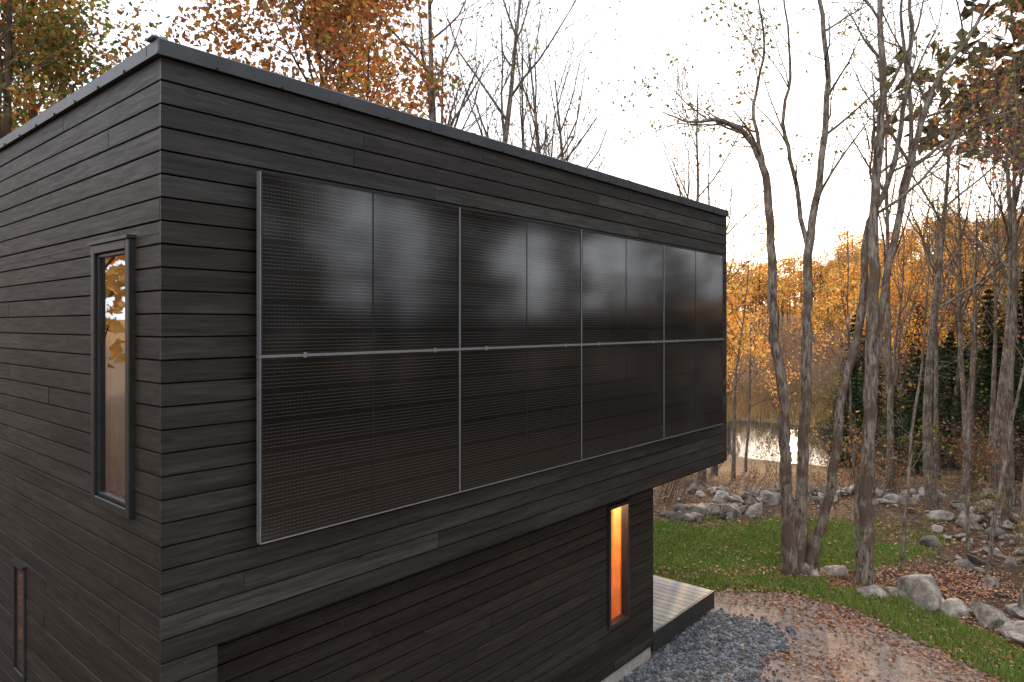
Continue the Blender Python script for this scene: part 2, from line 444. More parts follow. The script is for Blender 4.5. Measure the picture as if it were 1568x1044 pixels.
def grass(x,y):
    nz=noise.noise(Vector((x*.8,y*.8,5)))
    b=lerpc(ROCK,y)
    if y<11.5:
        a=lerpc(LINE,y)
        if a-.05+nz*.1<x<b+.1+nz*.3: return 1.
    if y>11.3 and x<5.3+nz*.3 and y<12.5: return 1.
    e=min((y-(11.7+max(0,(x-5.5)*.5)))/.8,(15.9+nz*1.6-y)/1.0,(9.2+nz*2.4-x)/1.8, 1)
    return max(0,min(1,e))*(.85+.45*nz)
V=[];C=[];F=[]
nx=len(XS)
for yy in YS:
    for xx in XS:
        V.append((xx,yy,h(xx,yy)))
        gv=grass(xx,yy) if (0<xx<16 and 6<yy<22) else 0
        marsh=sst(20,27,yy)*(1-sst(90,120,yy))*(1-sst(15,24,xx-.2*max(0,yy-40)))
        C.append((gv,marsh,sst(60,110,yy),1))
for j in range(len(YS)-1):
    for i in range(nx-1):
        a=j*nx+i; F.append((a,a+1,a+nx+1,a+nx))
m,nt,p=newmat('forest_ground'); co=objco(nt)
n1=noise_(nt,co,9,5,.75); n2=noise_(nt,co,.6,2); n3=noise_(nt,co,28,3,.7)
lit=ramp(nt,n1,[(.3,(.03,.019,.013)),(.5,(.11,.064,.045)),(.62,(.20,.12,.08)),(.75,(.27,.18,.13))])
lit=mix(nt,ramp(nt,n2,[(.4,(0,0,0)),(.65,(.4,.4,.4))]),lit,(.07,.065,.03))
gr=ramp(nt,n3,[(.3,(.03,.05,.010)),(.55,(.07,.12,.024)),(.75,(.12,.17,.05))])
mar=ramp(nt,n1,[(.3,(.14,.09,.055)),(.7,(.32,.215,.13))])
hil=ramp(nt,n2,[(.3,(.25,.13,.05)),(.7,(.50,.27,.09))])
at=N(nt,'ShaderNodeAttribute',attribute_name='col'); sc=N(nt,'ShaderNodeSeparateColor'); nt.links.new(at.outputs[0],sc.inputs[0])
gm=math_(nt,'ADD',sc.outputs[0],math_(nt,'MULTIPLY',math_(nt,'SUBTRACT',n1,.5),1.2))
gmr=ramp(nt,gm,[(.35,(0,0,0)),(.55,(1,1,1))])
c=mix(nt,math_(nt,'MULTIPLY',sc.outputs[1],.8),lit,mar); c=mix(nt,sc.outputs[2],c,hil); c=mix(nt,gmr,c,gr)
nt.links.new(c,p.inputs['Base Color']); p.inputs['Roughness'].default_value=.95; p.inputs['Specular IOR Level'].default_value=.1
bump(nt,n1,p,.9,.06)
mesh_obj('ground',V,F,[m],cols=C,smooth=True)

def sheet(name,inside,x0,x1,y0,y1,st,z,mat):
    V=[];F=[];idx={}
    def vid(i,j):
        k=(i,j)
        if k not in idx:
            idx[k]=len(V); V.append((x0+i*st,y0+j*st,z))
        return idx[k]
    for i in range(int((x1-x0)/st)):
        for j in range(int((y1-y0)/st)):
            if inside(x0+(i+.5)*st,y0+(j+.5)*st): F.append((vid(i,j),vid(i+1,j),vid(i+1,j+1),vid(i,j+1)))
    return mesh_obj(name,V,F,[mat],smooth=True)
def in_house(x,y,mrg=0):
    s,t=w2l(x,y); return (-.05<s<LL+mrg and t>REC-mrg) 
def in_gravel(x,y,ex=0):
    s,t=w2l(x,y); nz=.16*noise.noise(Vector((x*1.6,y*1.6,1)))+.07*noise.noise(Vector((x*9,y*9,1)))
    return 0.2<s<8.35+nz+ex and -.62+nz-ex<t-.2*sst(7.4,8.6,s)<.8 and not(s<LL and t>REC+.05)
def in_path(x,y):
    nz=.15*noise.noise(Vector((x*1.5,y*1.5,2)))+.08*noise.noise(Vector((x*8,y*8,2)))
    s,t=w2l(x,y)
    return y<11.4+nz and x<lerpc(LINE,y)+nz+.05 and t<.9 and s>-6
m,nt,p=newmat('packed_dirt'); co=objco(nt); n1=noise_(nt,co,1.6,4,.6); n2=noise_(nt,co,40,4,.75); n4=noise_(nt,co,9,3,.6)
c=ramp(nt,n1,[(.3,(.28,.20,.162)),(.7,(.43,.33,.275))]); c=mix(nt,1.,c,ramp(nt,n2,[(.32,(.55,.53,.52)),(.68,(1.25,1.25,1.25))]),'MULTIPLY')
c=mix(nt,1.,c,ramp(nt,n4,[(.35,(.82,.80,.78)),(.6,(1.06,1.06,1.06))]),'MULTIPLY')
nt.links.new(c,p.inputs['Base Color']); p.inputs['Roughness'].default_value=.95; bump(nt,n2,p,.9,.03)
sheet('dirt_path',in_path,-6,13,-6,12,.07,.006,m)
m,nt,p=newmat('gravel_bed'); co=objco(nt); vo=N(nt,'ShaderNodeTexVoronoi'); vo.inputs['Scale'].default_value=38; nt.links.new(co,vo.inputs['Vector'])
sc=N(nt,'ShaderNodeSeparateColor'); nt.links.new(vo.outputs['Color'],sc.inputs[0])
nt.links.new(ramp(nt,sc.outputs[0],[(0,(.07,.075,.08)),(1,(.25,.265,.285))]),p.inputs['Base Color']); p.inputs['Roughness'].default_value=.85
bump(nt,vo.outputs['Distance'],p,1,.02); M_grav=m
sheet('gravel_strip',in_gravel,-3,6,2,13,.03,.012,M_grav)

ICO={}
for s in (1,2,3,4):
    bm=bmesh.new(); bmesh.ops.create_icosphere(bm,subdivisions=s,radius=1); bm.verts.index_update()
    ICO[s]=([tuple(v.co) for v in bm.verts],[tuple(v.index for v in f.verts) for f in bm.faces]); bm.free()
def rock(V,F,C,cx,cy,cz,sx,sy,sz,sub,r,tone):
    ph=r.random()*99; b=len(V); a=ph; ca,sa=math.cos(a),math.sin(a); tl=r.gauss(0,.25)
    pl=[(Vector((r.gauss(0,1),r.gauss(0,1),r.gauss(0,.8))).normalized(),r.uniform(.42,.75)) for _ in range(11)] if sub>1 else []
    for v in ICO[sub][0]:
        q=Vector(v)
        for n,o in pl:
            d=q.dot(n)
            if d>o: q=q-n*(d-o)*.98
        k=1+.10*noise.noise(q*1.6+Vector((ph,0,0)))+.05*noise.noise(q*5+Vector((0,ph,0))); q=q*k*1.35
        x=q.x*sx; y=q.y*sy; zz=q.z*sz+x*tl
        V.append((cx+x*ca-y*sa,cy+x*sa+y*ca,cz+zz)); C.append((tone,tone*.97,tone*.94,1))
    F.extend([tuple(b+i for i in f) for f in ICO[sub][1]])
def stone_mat(name,dk_,lt,scale=6,det=4):
    m,nt,p=newmat(name); co=objco(nt); at=N(nt,'ShaderNodeAttribute',attribute_name='col')
    f=noise_(nt,co,scale,det,.65); f2=noise_(nt,co,scale*6,3,.7)
    c=ramp(nt,f,[(.35,dk_),(.62,lt)]); c=mix(nt,.6,c,ramp(nt,f2,[(.3,(.45,.45,.45)),(.7,(1.2,1.2,1.2))]),'MULTIPLY')
    c=mix(nt,1.,c,at.outputs[0],'MULTIPLY'); nt.links.new(c,p.inputs['Base Color']); p.inputs['Roughness'].default_value=.9
    bump(nt,f2,p,.6,.03); return m
M_peb=stone_mat('gravel_stone',(.09,.095,.105),(.27,.285,.31),6,2); M_rock=stone_mat('granite',(.13,.105,.09),(.40,.35,.31),5)
V=[];F=[];C=[]; r=random.Random(3); cnt=0
while cnt<5400:
    x=r.uniform(.5,4.9); y=r.uniform(7.0,12)
    if in_gravel(x,y,.35*r.random()**3) and not in_house(x,y):
        s=r.uniform(.008,.026); rock(V,F,C,x,y,.012+s*.3,s,s*r.uniform(.6,1),s*.7,1,r,r.uniform(.4,1.25)); cnt+=1
mesh_obj('gravel_stones',V,F,[M_peb],cols=C)
BL=[(6.45,10.95,.42,.30,.26),(5.93,11.3,.30,.18,.12),(6.80,10.6,.28,.18,.12),(7.08,10.2,.28,.2,.17),(7.4,9.8,.40,.26,.12),(7.2,9.25,.36,.18,.09),
    (5.26,12.1,.15,.11,.15),(5.66,12.2,.2,.13,.13),(7.95,9.5,.24,.26,.16),(6.2,11.2,.14,.11,.09),(6.66,10.85,.18,.13,.10),(7.05,9.85,.14,.13,.08),(7.7,10.4,.22,.16,.14),(8.2,10.6,.3,.2,.16)]
r=random.Random(11)
for b in BL:
    V=[];F=[];C=[]; rock(V,F,C,0,0,0,b[2],b[3],b[4],4,r,r.uniform(1.05,1.5))
    o=mesh_obj('boulder',V,F,[M_rock],cols=C,smooth=True); o.location=(b[0],b[1],b[4]*.35)
def rockpile(name,cx,cy,rx,ry,n,smin,smax,seed):
    V=[];F=[];C=[]; r=random.Random(seed)
    for _ in range(n):
        x=cx+r.gauss(0,rx*.6); y=cy+r.gauss(0,ry*.6)
        s=smin+(smax-smin)*r.random()**2.2; rock(V,F,C,x,y,h(x,y)+s*.1+smax*.3*r.random()*(s<smax*.5),s,s*r.uniform(.5,1),s*r.uniform(.3,.65),3,r,r.uniform(.4,1.3))
    mesh_obj(name,V,F,[M_rock],cols=C,smooth=True)
rockpile('rock_pile',4.6,16.2,1.0,.6,60,.05,.32,1); rockpile('rock_pile',6.4,18.0,1.7,.9,54,.05,.32,2)
rockpile('rock_pile',11.2,15.6,1.8,1.3,100,.05,.34,4); rockpile('rock_pile',9.2,18.0,2.2,1.1,60,.05,.3,5)
rockpile('rock_pile',6.7,11.0,1.2,.9,26,.02,.08,6); rockpile('rock_pile',9.0,11.4,1.4,1.4,24,.04,.2,8)
rockpile('rock_pile',10.2,13.6,1.4,1.2,50,.05,.28,9)

# pond
m,nt,p=newmat('pond_water'); p.inputs['Base Color'].default_value=(.03,.032,.03,1); p.inputs['Roughness'].default_value=.05; p.inputs['IOR'].default_value=1.33; co=objco(nt)
bump(nt,noise_(nt,co,3,2),p,.05,.02)
V=[(PX,PY,-1.40)];F=[]
for i in range(60):
    a=i/60*6.283; V.append((PX+5.4*math.cos(a),PY+7.6*math.sin(a),-1.40))
for i in range(60): F.append((0,1+i,1+(i+1)%60))
mesh_obj('pond',V,F,[m])

# ------------------------------------------------------------------ grass, fallen leaves
r=random.Random(5); V=[];F=[];C=[]; cnt=0
while cnt<70000:
    y=r.uniform(8,17.0); x=r.uniform(1.8,10.8)
    if r.random()>grass(x,y): continue
    if in_path(x,y) and r.random()<.94: continue
    s,t=w2l(x,y)
    if s<8.4 and t>.5: continue
    cnt+=1; z=h(x,y); cl=.5+.5*noise.noise(Vector((x*2.2,y*2.2,18))); hh=r.uniform(.025,.09)*(1.4 if y<12 else .8)*(.4+1.2*cl); a=r.uniform(0,6.28); w=.006+.003*r.random(); l=r.uniform(-.04,.04); l2=r.uniform(-.04,.04)
    b=len(V); V+=[(x-w*math.cos(a),y-w*math.sin(a),z),(x+w*math.cos(a),y+w*math.sin(a),z),(x+l,y+l2,z+hh)]
    q=r.random(); nzz=.5+.5*noise.noise(Vector((x*.9,y*.9,8)))
    c=(.10+.11*q+.08*nzz,.18+.13*q+.04*nzz,.035+.04*q,1) if r.random()<.85 else (.30,.25,.11,1)
    C+=[c]*3; F.append((b,b+1,b+2))
mesh_obj('lawn_grass',V,F,[M_grassb],cols=C)

PALL=[(.34,.155,.09),(.24,.105,.06),(.43,.25,.17),(.50,.34,.25),(.16,.075,.05),(.46,.23,.095),(.38,.20,.135)]
r=random.Random(6); V=[];F=[];C=[]; cnt=0
def leafquad(V,F,C,p,s,r,c,flat=False):
    if flat: n=Vector((r.gauss(0,.35),r.gauss(0,.35),1)).normalized()
    else: n=Vector((r.gauss(0,1),r.gauss(0,1),r.gauss(0,1))).normalized()
    u=n.orthogonal().normalized(); v=n.cross(u); a=r.uniform(0,6.28)
    u,v=u*math.cos(a)+v*math.sin(a), v*math.cos(a)-u*math.sin(a)
    b=len(V); P=Vector(p); q=s*.5
    V += [tuple(P-u*q),tuple(P+v*q*.62+n*q*.2),tuple(P+u*q),tuple(P-v*q*.62+n*q*.2)]
    C += [(*c,1)]*4; F.append((b,b+1,b+2,b+3))
while cnt<20000:
    if r.random()<.5: y=r.uniform(7.5,12.5); x=r.uniform(2,8.5)
    else: y=r.uniform(10,26); x=y*r.uniform(.2,.8)
    s,t=w2l(x,y)
    if s<8.4 and t>.5: continue
    cl=noise.noise(Vector((x*.9,y*.9,3)))
    dens=.5+cl*.9
    if in_gravel(x,y): dens=.08
    elif in_path(x,y): dens=.2+cl*.5+ .5*max(0,min(1,1-(lerpc(LINE,y)-x)/1.3))
    elif grass(x,y)>.5: dens=(.12 if y<12 else .26)+.35*cl
    if r.random()>dens: continue
    c=r.choice(PALL); k=r.uniform(.7,1.15); leafquad(V,F,C,(x,y,h(x,y)+(.02 if grass(x,y)<.5 else .04)),r.uniform(.035,.08),r,tuple(a*k for a in c),True); cnt+=1
mesh_obj('fallen_leaves',V,F,[M_litter],cols=C)

# ------------------------------------------------------------------ trees
class Tree:
    def __init__(s,seed): s.r=random.Random(seed); s.V=[];s.F=[];s.C=[];s.M=[];s.S=[];s.tips=[]
    def tube(s,pts,rad,k):
        b=len(s.V); n=len(pts); mi=0 if rad[0]>.028 else 2
        for i,p in enumerate(pts):
            d=(pts[min(i+1,n-1)]-pts[max(i-1,0)])
            if d.length<1e-6: d=Vector((0,0,1))
            d.normalize(); u=d.cross(Vector((.13,1,.07))).normalized(); v=d.cross(u)
            for j in range(k):
                a=6.2832*j/k; q=p+(u*math.cos(a)+v*math.sin(a))*rad[i]
                s.V.append(tuple(q)); s.C.append((1,1,1,1))
        for i in range(n-1):
            for j in range(k):
                s.F.append((b+i*k+j,b+i*k+(j+1)%k,b+(i+1)*k+(j+1)%k,b+(i+1)*k+j)); s.M.append(mi); s.S.append(True)
    def grow(s,p,d,ln,rad,lv,mx,P):
        r=s.r; n=5 if lv<2 else (4 if lv<mx else 3); pts=[p.copy()]; rr=[rad]; q=p.copy(); d=d.normalized()
        for i in range(n):
            d=(d+Vector((r.gauss(0,P['wob']),r.gauss(0,P['wob']),r.gauss(0,P['wob'])+P['up']))).normalized()
            q=q+d*(ln/n); pts.append(q.copy()); rr.append(max(rad*(1-.72*(i+1)/n),P.get('rmin',.003)))
        s.tube(pts,rr,7 if rad>.06 else (5 if rad>.02 else 3))
        if lv>=mx:
            s.tips+= pts[1:]; return
        nc=P['n'][lv] if lv<len(P['n']) else 3
        for i in range(nc):
            f=P['start']+(1-P['start'])*(i+r.random())/nc if lv else P.get('tstart',.35)+(1-P.get('tstart',.35))*(i+r.random())/nc
            fi=f*n; i0=min(int(fi),n-1); pp=pts[i0].lerp(pts[i0+1],fi-i0); dd=(pts[i0+1]-pts[i0]).normalized()
            ax=dd.orthogonal().normalized(); ax.rotate(Matrix.Rotation(r.uniform(0,6.283),3,dd)); an=math.radians(r.uniform(*P['ang']))
            nd=(dd*math.cos(an)+ax*math.sin(an))
            rl=rr[i0]*(1-(fi-i0))+rr[i0+1]*(fi-i0)
            s.grow(pp,nd,ln*r.uniform(*P['len'])*(1.15-.45*f),max(rl*r.uniform(.45,.7),P.get('rmin',.003)),lv+1,mx,P)
    def stem(s,pts,rads,P=None,side=9,zmin=5,nb=8,bl=1.8,mx=3,jit=.012,k=.8):
        r=s.r; pts=[Vector(p) for p in pts]; out=[];ro=[]
        for i in range(len(pts)-1):
            p0=pts[max(i-1,0)];p1=pts[i];p2=pts[i+1];p3=pts[min(i+2,len(pts)-1)]
            for q_ in range(5):
                t=q_/5; q=.5*((2*p1)+(p2-p0)*t+(2*p0-5*p1+4*p2-p3)*t*t+(3*p1-p0-3*p2+p3)*t**3)
                out.append(q+Vector((r.gauss(0,jit),r.gauss(0,jit),0))); ro.append(k*(rads[i]+(rads[i+1]-rads[i])*t)*r.uniform(.96,1.04))
        out.append(pts[-1]); ro.append(k*rads[-1]); s.tube(out,ro,side)
        if P:
            c=[i for i in range(len(out)-1) if out[i].z>zmin]
            for b in range(nb):
                i=c[min(len(c)-1,int(len(c)*(b+r.random())/nb))]; dd=(out[i+1]-out[i]).normalized()
                ax=dd.orthogonal().normalized(); ax.rotate(Matrix.Rotation(r.uniform(0,6.283),3,dd)); an=math.radians(r.uniform(*P['ang']))
                s.grow(out[i],dd*math.cos(an)+ax*math.sin(an),bl*r.uniform(.6,1.2),min(ro[i]*.5,.03),1,mx,P)
    def leaves(s,n,size,pal,spread,zmin=-99):
        r=s.r; tips=[t for t in s.tips if t.z>zmin]
        if not tips: return
        for _ in range(n):
            for _t in range(5):
                t=r.choice(tips)
                if noise.noise(t*.55+Vector((7,3,1)))+.15>r.random()*.5: break
            p=t+Vector((r.gauss(0,spread),r.gauss(0,spread),r.gauss(0,spread)))
            c=r.choice(pal); k=r.uniform(.65,1.2)
            leafquad(s.V,s.F,s.C,p,size*r.uniform(.6,1.3),r,tuple(min(.85,a*k) for a in c))
            s.M.append(1); s.S.append(False)
    def mesh(s,name,bk=None,lf=None):
        me=bpy.data.meshes.new(name); me.from_pydata(s.V,[],s.F); me.materials.append(bk or M_bark); me.materials.append(lf or M_leaf); me.materials.append(M_twig)
        me.polygons.foreach_set("material_index",np.array(s.M,dtype=np.int32)); me.polygons.foreach_set("use_smooth",np.array(s.S,dtype=bool))
        a=me.color_attributes.new("col",'FLOAT_COLOR','POINT'); a.data.foreach_set("color",np.array(s.C,dtype=np.float32).ravel()); me.update(); return me
def place(name,me,x,y,z=None,rz=0,sc=1,parent=None):
    o=bpy.data.objects.new(name,me); o.location=(x,y,h(x,y)-.05 if z is None else z); o.rotation_euler=(0,0,rz); o.scale=(sc,)*3
    return link(o,parent)

YG=[(.27,.24,.06),(.19,.20,.06),(.13,.16,.045),(.36,.26,.07),(.10,.12,.035)]
OR=[(.50,.21,.06),(.44,.15,.05),(.55,.28,.08),(.34,.12,.05),(.36,.22,.08),(.26,.11,.05)]
GO=[(.88,.48,.11),(.84,.40,.08),(.78,.33,.07),(.82,.55,.17),(.6,.29,.08)]  # autumn gold, brightened further to carry sunset glow and haze
RD=[(.42,.12,.07),(.5,.18,.09),(.35,.10,.06)]
PB=dict(wob=.11,up=.06,n=[9,5,4,3],start=.25,ang=(25,55),len=(.45,.7),rmin=.0035)
PS=dict(PB,up=.03,wob=.13,ang=(26,58))

t=Tree(21)
t.stem([(4.95,12.2,-.1),(4.87,12.2,1.0),(4.84,12.2,2.07),(4.79,12.2,3.23),(4.64,12.2,4.39),(4.58,12.15,5.54),(4.44,12.1,7.04),(4.17,12.1,7.68),(3.65,12.0,7.97),(3.05,11.9,7.92),(2.6,11.9,8.1)],
       [.21,.135,.125,.115,.105,.095,.08,.065,.045,.025,.01],PS,zmin=6.9,nb=9,bl=1.3)
t.stem([(4.40,12.1,7.2),(4.28,12.2,8.3),(4.5,12.3,9.4),(4.3,12.3,10.8)],[.05,.035,.025,.01],PS,zmin=7.6,nb=6,bl=1.4)
t.stem([(5.12,12.25,-.1),(5.15,12.3,1.0),(5.18,12.3,2.07),(5.27,12.3,3.9),(5.29,12.3,5.66),(5.53,12.35,7.16),(5.68,12.4,8.8),(5.55,12.4,10.3),(5.6,12.4,12.2)],
       [.21,.13,.12,.11,.095,.075,.06,.045,.02],PS,zmin=6.5,nb=9,bl=1.9)
t.stem([(5.29,12.3,5.6),(5.13,12.4,6.9),(4.92,12.5,8.08),(5.1,12.6,9.2),(4.9,12.6,10.8)],[.06,.05,.04,.03,.012],PS,zmin=6.8,nb=7,bl=1.6)
t.stem([(5.2,12.15,-.1),(5.42,12.1,.9),(5.60,12.0,1.84),(5.76,12.0,3.23),(6.08,12.0,4.6),(6.2,12.0,6.0),(6.55,12.0,6.9),(6.77,12.0,7.85),(6.95,12.0,9.5),(6.85,12,11.5)],
       [.17,.11,.10,.09,.085,.07,.06,.05,.04,.015],PS,zmin=6.2,nb=8,bl=1.8)
t.leaves(650,.085,YG+[OR[4]],.10,zmin=6)
link(bpy.data.objects.new('multi_stem_maple_tree',t.mesh('multi_stem_maple',M_bark)))
t=Tree(22)
t.stem([(6.02,11.78,-.1),(6.04,11.78,.7),(6.05,11.78,1.6),(6.12,11.78,3.27),(6.17,11.78,4.94),(6.21,11.8,6.62),(6.34,11.8,8.3),(6.3,11.8,10.),(6.4,11.8,12.5)],
       [.23,.155,.14,.13,.115,.09,.075,.055,.02],PS,zmin=6,nb=12,bl=2.0)
t.stem([(6.14,11.82,2.6),(6.34,11.9,4.39),(6.63,12,5.73),(6.94,12,7.18),(7.33,12,8.52),(8.0,12,9.5),(8.6,12,10.6)],[.07,.08,.075,.07,.055,.04,.015],PS,zmin=6.2,nb=10,bl=2.0)
t.stem([(6.92,12,7.1),(7.4,11.9,7.5),(8.0,11.8,7.9),(8.7,11.7,8.1)],[.05,.035,.025,.01],PS,zmin=7.4,nb=6,bl=1.2)
t.stem([(6.92,12,7.0),(7.05,12.2,8.4),(6.95,12.3,10),(7.2,12.3,11.5)],[.05,.045,.03,.01],PS,zmin=7.9,nb=6,bl=1.4)
t.leaves(1400,.085,YG+YG+[OR[0]],.10,zmin=5.8)
link(bpy.data.objects.new('maple_tree',t.mesh('maple_a',M_bark)))
for (bx,by,lean,seed) in [(7.0,12.4,.5,31),(6.45,12.9,-.1,32),(8.4,12.2,.9,33),(8.9,13.5,.2,34),(7.6,10.4,1.6,35)]:
    t=Tree(seed); t.stem([(0,0,-.1),(lean*.2,0,1.2),(lean*.6,.1,2.8),(lean,.1,4.5),(lean*1.1,.1,6.5)],[.05,.035,.03,.02,.008],PS,zmin=1.5,nb=7,bl=.9,mx=2)
    t.leaves(90,.06,YG+OR,.08); place('sapling_tree',t.mesh('sapling',M_bark),bx,by)

def variant(seed,H,rad,P,nleaf,size,pal,spread,bk,mx=3,tstart=.4,lean=.04):
    t=Tree(seed); P=dict(P,tstart=tstart)
    d=Vector((t.r.gauss(0,lean),t.r.gauss(0,lean),1))
    n=8; pts=[Vector((0,0,0))]; q=Vector((0,0,0))
    for i in range(n):
        d=(d+Vector((t.r.gauss(0,.05),t.r.gauss(0,.05),.05))).normalized(); q=q+d*H/n; pts.append(q.copy())
    rr=[rad*(1.25 if i==0 else 1)*(1-.85*i/n) for i in range(n+1)]; t.tube(pts,rr,8)
    nb=P['n'][0]+5
    for b in range(nb):
        f=tstart+(1-tstart)*(b+t.r.random())/nb; fi=min(f*n,n-.01); i0=int(fi); pp=pts[i0].lerp(pts[i0+1],fi-i0)
        dd=(pts[i0+1]-pts[i0]).normalized(); ax=dd.orthogonal().normalized(); ax.rotate(Matrix.Rotation(t.r.uniform(0,6.283),3,dd)); an=math.radians(t.r.uniform(*P['ang']))
        t.grow(pp,dd*math.cos(an)+ax*math.sin(an),H*.33*t.r.uniform(.6,1.15)*(1.25-.6*f),rr[i0]*.5,1,mx,P)
    if nleaf: t.leaves(nleaf,size,pal,spread)
    return t.mesh('tree_mesh',bk)
PV=dict(PB,up=.09,n=[8,5,4,3])
v_bare=[variant(41,12,.15,dict(PV,rmin=.005),120,.1,YG,.1,M_bark), variant(42,12,.11,dict(PV,ang=(18,40),n=[6,5,3,3]),200,.1,OR,.1,M_bark,tstart=.45)]
v_bushy=variant(46,11,.09,dict(PV,ang=(15,35),up=.12,n=[8,5,3,3]),60,.08,OR,.1,M_bark,tstart=.3)
v_orange=[variant(43,12,.16,PV,13500,.15,OR+OR+[YG[3],YG[0]],.27,M_barkd,tstart=.3)]
v_mixed=[variant(44,13,.17,PV,11000,.14,YG+YG+OR[:4],.24,M_barkd,tstart=.3)]
v_gold=[variant(45,11,.12,dict(PV,n=[6,4,3,3]),3000,.17,GO+OR[:2],.28,M_bark,tstart=.3),variant(47,12,.11,dict(PV,n=[6,4,3,3]),1300,.15,GO,.25,M_bark,tstart=.35)]
v_red=variant(48,11,.12,PV,1500,.1,RD+OR,.2,M_bark,tstart=.4)

place('orange_maple_tree',v_orange[0],-5.0,18.5,0,.5,1.15)
place('orange_maple_tree',v_orange[0],-5.6,21.5,0,2.5,1.2)
place('autumn_oak_tree',v_mixed[0],-9.9,13.5,0,1.0,1.0)
place('autumn_oak_tree',v_mixed[0],-11.4,17.0,0,3.0,1.1)
place('autumn_oak_tree',v_mixed[0],-14.5,17.5,0,5.2,1.15)
place('bare_tree',v_bare[0],-1.7,18.5,0,0,1.25); place('bare_tree',v_bare[0],-.2,19.5,0,2,1.2); place('bare_tree',v_bare[1],.5,22.5,0,4,1.15)
place('bare_tree',v_bare[0],.6,18.0,0,4.4,.98)
place('slender_tree',v_bushy,1.3,24,0,1,1.05); place('slender_tree',v_bushy,5.2,23.5,0,2,.95)
place('bare_tree',v_bare[0],-3.0,25,0,3.3,1.2); place('bare_tree',v_bare[0],1.8,21,0,5.3,1.0)
r=random.Random(77)
place('red_maple_tree',v_red,10.6,14.2,0,1.,1.05); place('red_maple_tree',v_red,10.6,12.2,0,2.4,1.0)
RW=[(9.9,16.5,0),(10.8,15.3,1),(11.8,18,1),(10.6,19.5,1),(12.6,17,1),(13.5,19.5,0),(14.8,21,1),(12.2,22.5,2),(16.2,24,1),(15.3,18.8,2),
    (5.9,20.5,1),(6.9,24,1),(17.5,27,0),(15,29,2),(19,25,2),(13.8,22,1)]
for x,y,k in RW:
    me=[v_bare[0],v_bare[1],v_bushy][k]; nm=['bare_tree','bare_tree','slender_tree'][k]
    place(nm,me,x+r.uniform(-.3,.3),y,None,r.uniform(0,6.28),r.uniform(.75,1.0))
for x,y,s in [(7.0,21.8,.58),(9.3,30,.6),(8.8,26,.55),(17,31,.7),(19,38,.8),(22,34,.7),(22.5,44,.8),(27,40,.8)]:
    place('golden_tree',v_gold[r.randrange(2)],x,y,None,r.uniform(0,6.28),s)

def hemlock(seed,H):
    t=Tree(seed); r=t.r; t.tube([Vector((0,0,0)),Vector((0,0,H*.5)),Vector((0,0,H))],[.13,.08,.01],6)
    DG=[(.03,.055,.022),(.04,.07,.026),(.022,.04,.018),(.055,.085,.035)]
    z=.6
    while z<H-.2:
        Rr=(1-z/H)**.8*H*.27
        for b in range(7):
            a=r.uniform(0,6.28); l=Rr*r.uniform(.5,1.2); p0=Vector((0,0,z)); p1=Vector((math.cos(a)*l*.5,math.sin(a)*l*.5,z+.05*l)); p2=Vector((math.cos(a)*l,math.sin(a)*l,z-.28*l))
            t.tube([p0,p1,p2],[.02,.012,.004],3)
            for k in range(int(12+l*24)):
                f=r.uniform(.12,1); q=p0.lerp(p1,f*2) if f<.5 else p1.lerp(p2,f*2-1)
                q=q+Vector((r.gauss(0,.13*l),r.gauss(0,.13*l),r.gauss(-.03,.04)))
                leafquad(t.V,t.F,t.C,q,r.uniform(.1,.22),r,r.choice(DG),True); t.M.append(1); t.S.append(False)
        z+=.27
    return t.mesh('hemlock',M_barkd,M_leafd)
hm=hemlock(5,7.5)
for x,y,s in [(15.0,25.5,.6),(17.2,27,.75),(14.8,30,.65),(19.5,28,.85),(16.6,32,.8),(19.5,33,.95),(21.5,31,1.0),(20.5,24.5,.75),(23,36,1.1),(13.6,24.5,.45),(18.3,24.5,.75),(16.2,22.5,.6),(22.5,27.5,.9),(13.4,28,.5),(18,36,.9),(24.5,33,1.1)]:
    place('hemlock_tree',hm,x,y,None,r.uniform(0,6),s)

df=empty('distant_forest')
def dtree(seed,pal,n=420,H=9,zl=.4,ls=(.25,.5),sp=.12,lf=None):
    t=Tree(seed); r=t.r; t.tube([Vector((0,0,0)),Vector((.1,0,H*.5)),Vector((0,0,H*.95))],[.14,.1,.02],5)
    lobes=[(r.gauss(0,H*sp),r.gauss(0,H*sp),H*r.uniform(zl,.92),H*r.uniform(.08,.17)*(.6+sp*3.3)) for _ in range(11)]
    for k in range(9):
        l=lobes[k]; t.tube([Vector((0,0,max(l[2]-H*.25,1))),Vector((l[0],l[1],l[2]))],[.05,.015],3)
    for _ in range(n):
        l=r.choice(lobes); v=Vector((r.gauss(0,1),r.gauss(0,1),r.gauss(0,1))).normalized()*l[3]*r.random()**.4
        c=r.choice(pal); k=r.uniform(.6,1.15)
        leafquad(t.V,t.F,t.C,(l[0]+v.x,l[1]+v.y,l[2]+v.z),r.uniform(*ls),r,tuple(min(.9,a*k) for a in c)); t.M.append(1); t.S.append(False)
    return t.mesh('dtree',M_barkd,lf)
OD=[(.62,.33,.10),(.50,.27,.09),(.40,.21,.09),(.38,.29,.10)]  # lighter oranges, distance haze put into the leaf colours
BR=[(.28,.19,.13),(.23,.155,.11),(.32,.22,.15)]
dts=[dtree(61,GO),dtree(62,GO+OD),dtree(63,OD),dtree(64,OD+BR),dtree(65,BR,220,lf=M_leafd),dtree(66,[(.05,.08,.03),(.04,.06,.025)],lf=M_leafd)]
